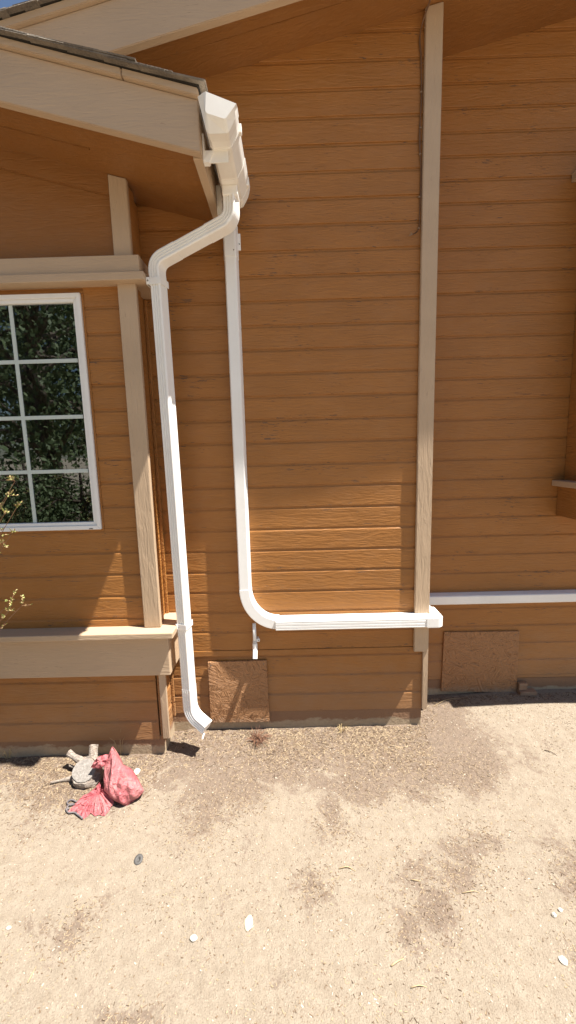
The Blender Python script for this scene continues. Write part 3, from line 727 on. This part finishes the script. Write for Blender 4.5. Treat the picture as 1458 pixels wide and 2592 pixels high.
# body: stubby log whose sawn face looks up at the viewer
ax = Vector((-.12, -.55, .80)).normalized(); c0 = gc+Vector((0, .055, .028))
def log(path, radii, n=14, jit=.0, amp=.12, seed=0.0):
    bm = tube_bm(path, radii, n)
    for v in bm.verts:
        q = v.co*38+Vector((seed, 0, 0)); v.co += Vector((noise.noise(q), noise.noise(q+Vector((9, 0, 0))), noise.noise(q+Vector((0, 9, 0)))))*amp*.06
    return mesh_of(bm)
link('trunk_block', log([c0-ax*.050, c0-ax*.02, c0+ax*.01, c0+ax*.035, c0+ax*.052], [.060, .078, .082, .076, .066], 18, amp=.16), M_LOG, ST)
e0 = c0+ax*.0525
bm = bmesh.new(); a_ = ax.cross(Vector((0, 0, 1))).normalized(); b_ = ax.cross(a_)
ring = []
for i in range(18):
    th = 2*math.pi*i/18; rr_ = .060*(1+.12*noise.noise(Vector((math.cos(th)*2, math.sin(th)*2, 5))))
    ring.append(e0+a_*math.cos(th)*rr_*1.12+b_*math.sin(th)*rr_*.92)
top = [bm.verts.new(p+ax*.004) for p in ring]; bot = [bm.verts.new(p-ax*.012) for p in ring]; bm.faces.new(top)
for i in range(18): bm.faces.new([top[i], top[(i+1) % 18], bot[(i+1) % 18], bot[i]])
link('sawn_face', mesh_of(bm), M_CUT, ST)
def stub(frm, to, r0, r1, seed):
    d = to-frm; L = link('limb_stub', log([frm, frm+d*.35+Vector((.004, 0, .004)), frm+d*.7, to], [r0, r0*.8, r1, r1*1.12], 10, amp=.10, seed=seed), M_LOG, ST)
stub(c0+Vector((-.03, .03, .02)), gc+Vector((-.150, .14, .088)), .026, .017, 1.0)
stub(c0+Vector((.0, .04, .02)), gc+Vector((-.012, .15, .125)), .030, .021, 5.0)
stub(c0+Vector((.055, .03, .01)), gc+Vector((.130, .10, .105)), .022, .013, 9.0)
stub(c0+Vector((-.05, .0, -.03)), gc+Vector((-.19, .015, .012)), .020, .006, 14.0)
stub(c0+Vector((-.045, .02, .0)), gc+Vector((-.135, .115, .03)), .010, .005, 19.0)

# ================================================================== PINK SACK
def cloth_mat():
    m, t, b = new_mat('faded_red_nylon'); k = NT(t)
    n = k.noise(k.pos((11, 11, 11)), 1.0, 4, .6); n2 = k.noise(k.pos((45, 45, 45)), 1.0, 4)
    col = k.mix(k.ramp(n, [(.35, 0.0), (.68, 1.0)]), (.38, .085, .098), (.50, .19, .19)); col = k.mix(k.ramp(n2, [(.55, 0.0), (.8, .35)]), col, (.50, .34, .26))
    k.l(col, b.inputs['Base Color']); b.inputs['Roughness'].default_value = .48; b.inputs['Specular IOR Level'].default_value = .4
    k.bump(k.noise(k.pos((22, 22, 22)), 1.0, 4, .6, 1.8), b, .022, .9); return m
M_SACK = cloth_mat()
CR = lambda x, y: (100+x/4.528, 1850+y/4.528)
def cloth(poly, centre, plane, bulge, back, folds, seed, rings=15, seg=96):
    """sheet blown out from an outline lying on a leaning plane: front bulges out, underside settles on the dirt"""
    import bisect
    P = [plane(*CR(*q)) for q in poly]; C0 = plane(*CR(*centre)); n = len(P)
    lens = [0]
    for i in range(n): lens.append(lens[-1]+(P[(i+1) % n]-P[i]).length)
    B = []
    for s in range(seg):
        d = lens[-1]*s/seg; i = min(bisect.bisect_right(lens, d)-1, n-1); f = (d-lens[i])/max(1e-6, lens[i+1]-lens[i]); B.append(P[i].lerp(P[(i+1) % n], f))
    nrm = (P[0]-C0).cross(P[n//3]-C0).normalized()
    if nrm.dot(CAMP-C0) < 0: nrm = -nrm
    bm = bmesh.new()
    def sheet(sign, h):
        prev = None; c = bm.verts.new(fix(C0+nrm*sign*h))
        for r in range(1, rings+1):
            t = r/rings; ring = []
            for s in range(seg):
                base = C0.lerp(B[s], t); th = 2*math.pi*s/seg
                crease = folds(th, t) if sign > 0 else 0
                q = base*15+Vector((seed, 0, 0))
                q2 = Vector((q.x*1.0+q.z*.5, q.y*.6, q.z*.45-q.x*.3)); w = abs(noise.noise(q2*.9))*1.1+abs(noise.noise(q2*2.3+Vector((3, 1, 7))))*.5
                hh = sign*h*math.sqrt(max(0, 1-t*t)) + (crease - w*.046*(1-t*.55) if sign > 0 else 0)
                ring.append(bm.verts.new(fix(base+nrm*hh)))
            for s in range(seg):
                a, b2 = ring[s], ring[(s+1) % seg]
                if prev: bm.faces.new([prev[s], prev[(s+1) % seg], b2, a])
                else: bm.faces.new([c, b2, a])
            prev = ring
        return prev
    def fix(v):
        g = ground_h(v.x, v.y)+.002
        return Vector((v.x, v.y, max(v.z, g)))
    a = sheet(1, bulge); b = sheet(-1, back)
    bmesh.ops.remove_doubles(bm, verts=bm.verts, dist=.0006)
    return mesh_of(bm, True)
bz = G(*CR(985, 865)); y_b = bz.y
def lean(px, py, slope=1.10, y0=y_b):
    d = ray(px, py)   # z = slope*(y-y0)
    k = (-slope*y0-CAM_H)/(d.z-slope*d.y); p = CAMP+d*k; return p
SK = thing('sack', 'crumpled faded red nylon sack lying on the dirt beside the grey stump', 'sack', (bz.x, bz.y, 0))
body = [(830, 175), (885, 250), (940, 375), (1050, 430), (1110, 520), (1150, 600), (1195, 690), (1130, 765), (985, 865), (850, 800), (745, 690), (735, 560), (740, 400), (790, 280)]
def fold_body(th, t): return .006*math.sin(3*th+1.0)*t*(1-t)*3
link('bag_body', cloth(body, (900, 600), lambda x, y: lean(x, y), .070, .10, fold_body, 2.0), M_SACK, SK)
flap = [(640, 650), (690, 585), (745, 690), (850, 805), (800, 890), (745, 980), (680, 960), (635, 978), (585, 935), (545, 985), (498, 1022), (455, 965), (400, 925), (325, 925), (400, 845), (480, 770), (560, 715)]
def fold_flap(th, t): return (.009*math.sin(13*th+1.5*math.sin(3*th))+.006*math.sin(23*th+2*math.sin(2*th)))*t*min(1, 3*(1-t)+.35)
link('bag_mouth', cloth(flap, (675, 690), lambda x, y: lean(x, y, .28, G(*CR(498, 1022)).y), .026, .03, fold_flap, 8.0, 12, 128), M_SACK, SK)
ear = [(585, 420), (640, 330), (700, 280), (790, 265), (800, 330), (740, 400), (700, 440), (640, 430)]
link('bag_corner', cloth(ear, (710, 350), lambda x, y: lean(x, y, 1.10, y_b+.02), .022, .03, lambda th, t: .008*math.sin(6*th)*t, 5.0, 10, 64), M_SACK, SK)
M_CORD = simple('grey_cord', (.10, .09, .10), .9, .2, 60, (.25, .22, .2), .6)
cpts = [G(*CR(x, y))+Vector((0, 0, .008)) for x, y in ((430, 830), (370, 800), (315, 830), (330, 870), (410, 860), (360, 850), (310, 890), (345, 915), (300, 905), (330, 960), (400, 945), (450, 985), (495, 1020))]
link('drawcord', mesh_of(tube_bm(fillet(cpts, .03, 4), .0042, 6), True), M_CORD, SK)

# ================================================================== SMALL THINGS ON THE GROUND
M_STONE = simple('white_stone', (.58, .53, .46), .75, .3, 40, (.55, .47, .36), .5, .004, 60)
def stone(px, py, w, h, label, squash=.45, mat=None, group=None):
    g = G(px, py); k = 1/F_PX*(g-CAMP).dot(fw); bm = bmesh.new(); bmesh.ops.create_icosphere(bm, subdivisions=3, radius=1)
    sx, sy = w*k/2*.85, (G(px, py-h/2).y-G(px, py+h/2).y)/2*.85; sz = min(sx, sy)*squash; sd = random.uniform(0, 99)
    for v in bm.verts:
        v.co *= 1+.22*noise.noise(v.co*1.7+Vector((sd, 0, 0))); v.co = Vector((g.x+v.co.x*sx, g.y+v.co.y*sy, g.z+sz*.5+v.co.z*sz))
    o = link('stone', mesh_of(bm, True), mat or M_STONE); tag(o, label, 'stone', group); return o
SG = 'loose stones on the dirt'
stone(490, 2376, 22, 22, 'small bright white stone left of the long pale one', group=SG)
stone(629, 2338, 26, 46, 'long pale stone lying flat in the lower middle of the yard', .3, simple('pale_stone', (.66, .58, .42), .8, .2, 40, (.55, .46, .32), .5, .003, 60), SG)
stone(346, 1957, 20, 18, 'white pebble peeking out behind the sack', .8, group=SG)
stone(22, 2350, 14, 12, 'white pebble at the left edge of the yard', .7, group=SG)
stone(1402, 2318, 14, 14, 'grey-white pebble near the right edge, left of a similar one', .9, group=SG)
stone(1418, 2305, 13, 12, 'grey-white pebble closest to the right edge of the yard', .9, group=SG)
stone(1425, 2432, 24, 30, 'flat pale stone in the lower right corner', .3, group=SG)
# dark rubber washer
g = G(351, 2178); bm = bmesh.new(); NB = 24
for (r, z) in ((.0175, .0), (.0185, .003), (.0175, .006), (.011, .007), (.006, .006), (.006, .001)):
    for i in range(NB): bm.verts.new((g.x+r*math.cos(2*math.pi*i/NB), g.y+r*1.15*math.sin(2*math.pi*i/NB), g.z+z+.002+.004*math.sin(2*math.pi*i/NB)))
bm.verts.ensure_lookup_table()
for k in range(5):
    for i in range(NB): bm.faces.new([bm.verts[k*NB+i], bm.verts[k*NB+(i+1) % NB], bm.verts[(k+1)*NB+(i+1) % NB], bm.verts[(k+1)*NB+i]])
bm.faces.new([bm.verts[5*NB+i] for i in range(NB)]); bm.faces.new([bm.verts[i] for i in range(NB)])
tag(link('washer', mesh_of(bm, True), simple('grey_rubber', (.09, .085, .08), .6)), 'small round dark grey washer on the sand below the sack', 'washer')
# dry twigs
M_TWIG = simple('dry_twig', (.50, .38, .22), .85, .2, 50, (.34, .23, .13), .6)
M_TWIGD = simple('dark_twig', (.10, .065, .04), .85, .2)
def twig(pix, r, label, mat=M_TWIG, lift=.006):
    p = [G(*q)+Vector((0, 0, lift*(1+.8*math.sin(i*2.1)))) for i, q in enumerate(pix)]
    pp = fillet(p, .05, 4); n = len(pp); r *= .62; pp = [q-Vector((0, 0, lift*.45)) for q in pp]
    o = link('twig', mesh_of(tube_bm(pp, [r*(1-.5*i/n) for i in range(n)], 6, .1), True), mat); tag(o, label, 'twig', 'dry twigs on the dirt')
twig([(858, 2200), (880, 2196), (895, 2202), (900, 2207)], .0035, 'curved pale twig in the middle of the yard')
twig([(990, 2447), (1005, 2438), (1022, 2426)], .0045, 'short straight pale twig in the lower middle')
twig([(1040, 2502), (1062, 2497), (1082, 2499)], .0028, 'thin pale twig lowest in the middle of the yard')
twig([(1378, 1900), (1395, 1905), (1412, 1914)], .0032, 'short dark twig on the bare sand at upper right', M_TWIGD)
twig([(1095, 1790), (1130, 1772), (1165, 1768), (1185, 1772)], .0028, 'thin pale twig in the shade at the foot of the set-back wall')
twig([(70, 2490), (82, 2470), (92, 2445)], .0028, 'thin straw twig near the lower left corner')
twig([(1170, 2262), (1200, 2258), (1215, 2260)], .0026, 'fine pale twig across the dark mulch patch at right')
twig([(1040, 2228), (1055, 2232), (1066, 2229)], .0026, 'fine pale twig left of the dark mulch patch')
# dry weeds: tufts of thin stems
def weed(name, px, py, n, spread, hgt, label, mat, seed, rad=.0013, droop=.6):
    rnd = random.Random(seed); g = G(px, py); t = thing(name, label, 'weed', g, 'dry weeds'); bm = bmesh.new()
    for i in range(n):
        a = rnd.uniform(0, 6.28); L = hgt*rnd.uniform(.5, 1.1); s = spread*rnd.uniform(.2, 1)
        q0 = onG(g.x+math.cos(a)*s*.3, g.y+math.sin(a)*s*.3, -.003); q1 = q0+Vector((math.cos(a)*s*.4, math.sin(a)*s*.4, L*.7))
        q2 = q0+Vector((math.cos(a)*s, math.sin(a)*s, L*(1-droop*rnd.uniform(0, 1))))
        merge(bm, tube_bm([q0, q1, q2], [rad, rad, rad*.4], 4))
    link('stems', mesh_of(bm), mat, t); return t
M_STRAW = simple('straw', (.58, .45, .24), .8, .2, 60, (.42, .29, .14), .6)
M_RUST = simple('rusty_weed', (.15, .07, .045), .85, .2, 60, (.30, .17, .10), .6)
weed('dry_weed', 650, 1876, 90, .075, .045, 'low rust-brown dead weed tuft below the left strand board', M_RUST, 1, .0014, .8)
weed('dry_weed', 305, 1908, 9, .06, .16, 'sparse thin dry weed stems behind the sack', M_TWIG, 2, .0013, .3)
weed('dry_weed', 865, 1850, 16, .05, .06, 'small straw tuft at the foot of the main wall', M_STRAW, 3)
weed('dry_weed', 20, 1915, 26, .09, .10, 'dry weed tuft in the shade at the far left of the footing', M_STRAW, 4, .0012)

# ================================================================== SHRUB at the left edge
M_LEAF = simple('yellow_green_leaf', (.25, .30, .08), .55, .4, 30, (.38, .33, .12), .7)
M_LEAF2 = simple('bronze_leaf', (.46, .31, .16), .55, .4, 30, (.40, .38, .15), .6)
M_STEM = simple('shrub_stem', (.20, .11, .06), .8)
SH = thing('shrub', 'small-leaved shrub reaching in sunlit sprays past the left edge', 'shrub', (-1.85, 1.68, 0))
rnd = random.Random(11)
def leaf(bm, p, d, L, w):
    d = d.normalized(); s = d.cross(Vector((rnd.uniform(-1, 1), rnd.uniform(-1, 1), rnd.uniform(.1, 1)))).normalized(); nrm = s.cross(d)
    v = [p, p+d*L*.5+s*w*.5+nrm*w*.12, p+d*L, p+d*L*.5-s*w*.5+nrm*w*.12]; vs = [bm.verts.new(x) for x in v]
    bm.faces.new([vs[0], vs[1], vs[2]]); bm.faces.new([vs[0], vs[2], vs[3]])
lv = [bmesh.new(), bmesh.new()]; sb = bmesh.new(); root = Vector((-1.85, 1.68, -.02))
tips = [(38, 1218, 1.72), (20, 1255, 1.70), (42, 1285, 1.74), (12, 1300, 1.68), (30, 1350, 1.66), (8, 1375, 1.66), (55, 1533, 1.66), (28, 1520, 1.62), (22, 1548, 1.64)]
branches = [atY(*t) for t in tips]
for i in range(46):
    branches.append(Vector((-1.85+rnd.gauss(0, .16)-.05, 1.66+rnd.gauss(0, .18), rnd.uniform(.25, 1.65))))
for bi, tip in enumerate(branches):
    mid = root.lerp(tip, .55)+Vector((-.12, rnd.uniform(-.04, .04), .10)); path = fillet([root, mid, tip], .4, 8); n = len(path)
    merge(sb, tube_bm(path, [max(.0012, .007*(1-i/n)) for i in range(n)], 5))
    for i in range(n//2 if bi < 9 else n//3, n):
        for kx in range(4 if bi < 9 else 4):
            base = path[i].lerp(path[min(i+1, n-1)], rnd.random()); d0 = Vector((rnd.uniform(-.6, 1), rnd.uniform(-1, 1), rnd.uniform(-.2, 1))).normalized()
            tw = base+d0*rnd.uniform(.01, .045); merge(sb, tube_bm([base, tw], .0008, 3))
            for q in range(7):
                leaf(lv[0 if rnd.random() < .6 else 1], base.lerp(tw, rnd.uniform(.3, 1)), d0+Vector((rnd.uniform(-1, 1), rnd.uniform(-1, 1), rnd.uniform(-.7, 1)))*.9, rnd.uniform(.007, .013), rnd.uniform(.005, .008))
link('stems', mesh_of(sb), M_STEM, SH)
for b_, m_ in ((lv[0], M_LEAF), (lv[1], M_LEAF2)): link('foliage', mesh_of(b_), m_, SH)['kind'] = 'stuff'

# ================================================================== TREES ACROSS THE YARD (seen only in the window glass)
M_TL = simple('tree_leaf', (.085, .12, .045), .6, .3, 3, (.14, .165, .07), .7)
M_BARK = simple('tree_bark', (.10, .075, .055), .9, .2, 12, (.17, .13, .10), .6, .03, 10)
def tree(name, x, y, hgt, crown_r, label, n_leaf, seed, leaf_len=.22, low=.18):
    rn = random.Random(seed); z0 = ground_h(x, y); t = thing(name, label, 'tree', (x, y, z0), 'trees across the yard')
    tb = bmesh.new(); lean_ = Vector((rn.uniform(-.4, .4), rn.uniform(-.4, .4), 0)); base = Vector((x, y, z0-.1))
    tr = [base, base+lean_*.3+Vector((0, 0, hgt*.25)), base+lean_*.8+Vector((0, 0, hgt*.55)), base+lean_+Vector((0, 0, hgt*.85))]
    merge(tb, tube_bm(tr, [hgt*.04, hgt*.03, hgt*.02, hgt*.008], 9, .06)); lb = bmesh.new(); clumps = []
    for i in range(26):
        a = rn.uniform(0, 6.28); h0 = rn.uniform(.25, .8); p0 = tr[0].lerp(tr[3], h0); rr_ = crown_r*rn.uniform(.45, 1)*(1.1-.5*abs(h0-.5))
        p2 = p0+Vector((math.cos(a)*rr_, math.sin(a)*rr_, hgt*rn.uniform(-.10, .22))); p1 = p0.lerp(p2, .5)+Vector((0, 0, hgt*.06))
        merge(tb, tube_bm([p0, p1, p2], [hgt*.011, hgt*.007, hgt*.003], 5)); clumps += [p2, p1, p2.lerp(p1, .5)+Vector((rn.uniform(-.4, .4), rn.uniform(-.4, .4), rn.uniform(-.6, .3)))]
    for i in range(n_leaf):
        c = rn.choice(clumps); q = c+Vector((rn.gauss(0, .40), rn.gauss(0, .40), rn.gauss(-.35, .55)))*crown_r*.33
        if q.z < z0+hgt*low: continue
        d = Vector((rn.uniform(-1, 1), rn.uniform(-1, 1), rn.uniform(-1.6, .3))).normalized(); s = d.cross(Vector((rn.uniform(-1, 1), rn.uniform(-1, 1), .3))).normalized(); L = leaf_len*rn.uniform(.6, 1.3); w = L*.3
        v = [lb.verts.new(k_) for k_ in (q, q+d*L*.5+s*w, q+d*L, q+d*L*.5-s*w)]; lb.faces.new(v)
    link('trunk', mesh_of(tb), M_BARK, t); link('crown', mesh_of(lb), M_TL, t)['kind'] = 'stuff'
tree('pepper_tree', -5.4, -5.2, 7.0, 3.0, 'tall leafy tree mirrored in the upper panes of the window', 6500, 21, .12, .22)
tree('pepper_tree', -9.0, -6.2, 7.5, 3.4, 'broad leafy tree mirrored at the left of the window panes', 7000, 22, .13, .22)
tree('pepper_tree', -6.6, -11.0, 9.5, 4.0, 'farthest dark tree mirrored in the window, behind the others', 9000, 23, .2, .20)
tree('garden_bush', -3.8, -1.8, 2.1, 1.0, 'low green bush mirrored in the lowest window panes', 11000, 31, .06, .03)
tree('garden_bush', -2.9, -1.3, 1.95, .9, 'green bush mirrored at the lower right of the window panes', 11000, 33, .055, .03)
tree('garden_bush', -4.9, -2.3, 2.2, 1.1, 'bigger green bush mirrored at the lower left of the window', 11000, 32, .06, .03)

# ================================================================== LITTER: chips, straw, grit
def litter(name, n, size, mats, dens, seed, label, lo=(-2.1, .62), hi=(2.3, 2.66), thick=.0012):
    rn = random.Random(seed); V = []; Fc = []; MI = []
    tries = 0
    while len(MI) < n*6 and tries < n*20:
        tries += 1
        x, y = rn.uniform(lo[0], hi[0]), rn.uniform(lo[1], hi[1])
        lim = YC if x < XW else (YA if x < .78 else YB)
        if y > lim-.004 or rn.random() > dens(x, y): continue
        L = rn.uniform(*size[0]); w = rn.uniform(*size[1]); a = rn.uniform(0, 6.28); tl = rn.gauss(0, .16)
        ca, sa = math.cos(a), math.sin(a); z = ground_h(x, y)+w*.25; c = Vector((x, y, z)); d = Vector((ca*math.cos(tl), sa*math.cos(tl), math.sin(tl)))
        s = Vector((-sa, ca, rn.gauss(0, .3))).normalized(); u = d.cross(s); k = len(V); mi = rn.choice(mats)
        h = max(thick, w*.3)
        for q in (c-d*L/2-s*w/2, c-d*L/2+s*w/2, c+d*L/2+s*w*.35, c+d*L/2-s*w*.35): V.append(q-u*h/2)
        for q in range(4): V.append(V[k+q]+u*h)
        Fc += [(k+4, k+5, k+6, k+7), (k, k+3, k+2, k+1)]+[(k+i, k+(i+1) % 4, k+4+(i+1) % 4, k+4+i) for i in range(4)]; MI += [mi]*6
    me = bpy.data.meshes.new(name); me.from_pydata(V, [], Fc); me.polygons.foreach_set('material_index', MI)
    for mm in LM: me.materials.append(mm)
    o = bpy.data.objects.new(name, me); COL.objects.link(o); o['kind'] = 'stuff'; o['label'] = label; o['category'] = 'litter'
LM = [simple('pale_straw_chip', (.34, .26, .165), .8, .2), simple('tan_wood_chip', (.185, .128, .084), .85, .2), simple('dark_bark_chip', (.09, .06, .04), .9, .2), simple('white_grit', (.46, .41, .33), .8, .2)]
def patchy(x, y): return .9*min(1, 1.5*spot_field(x, y))+.25* max(0.0, min(1.0, 1.6*(noise.noise(Vector((x*2.3, y*2.3, 4.4)))+.6*noise.noise(Vector((x*5, y*5, 2.2)))+.05)))
def near_wall(x, y):
    lim = YC if x < XW else (YA if x < .78 else YB)
    return max(0, min(1, 1-(lim-y)/(.42 if x < .9 else .16)))**1.1*(.55+.6*patchy(x, y))
litter('wood_chip_litter', 9500, ((.008, .030), (.0018, .0042)), [0, 0, 1, 1, 1, 2], near_wall, 41, 'straw and wood chips littering the dirt along the footing')
litter('mulch_litter', 12000, ((.004, .015), (.0012, .0032)), [0, 0, 1, 1, 2], lambda x, y: patchy(x, y)*.9, 42, 'fine brown bark mulch scattered in patches over the sand')
litter('grit_litter', 8000, ((.003, .009), (.0015, .005)), [3, 0, 1, 1, 0], lambda x, y: .5, 43, 'fine grit and pale pebbles strewn across the sand')
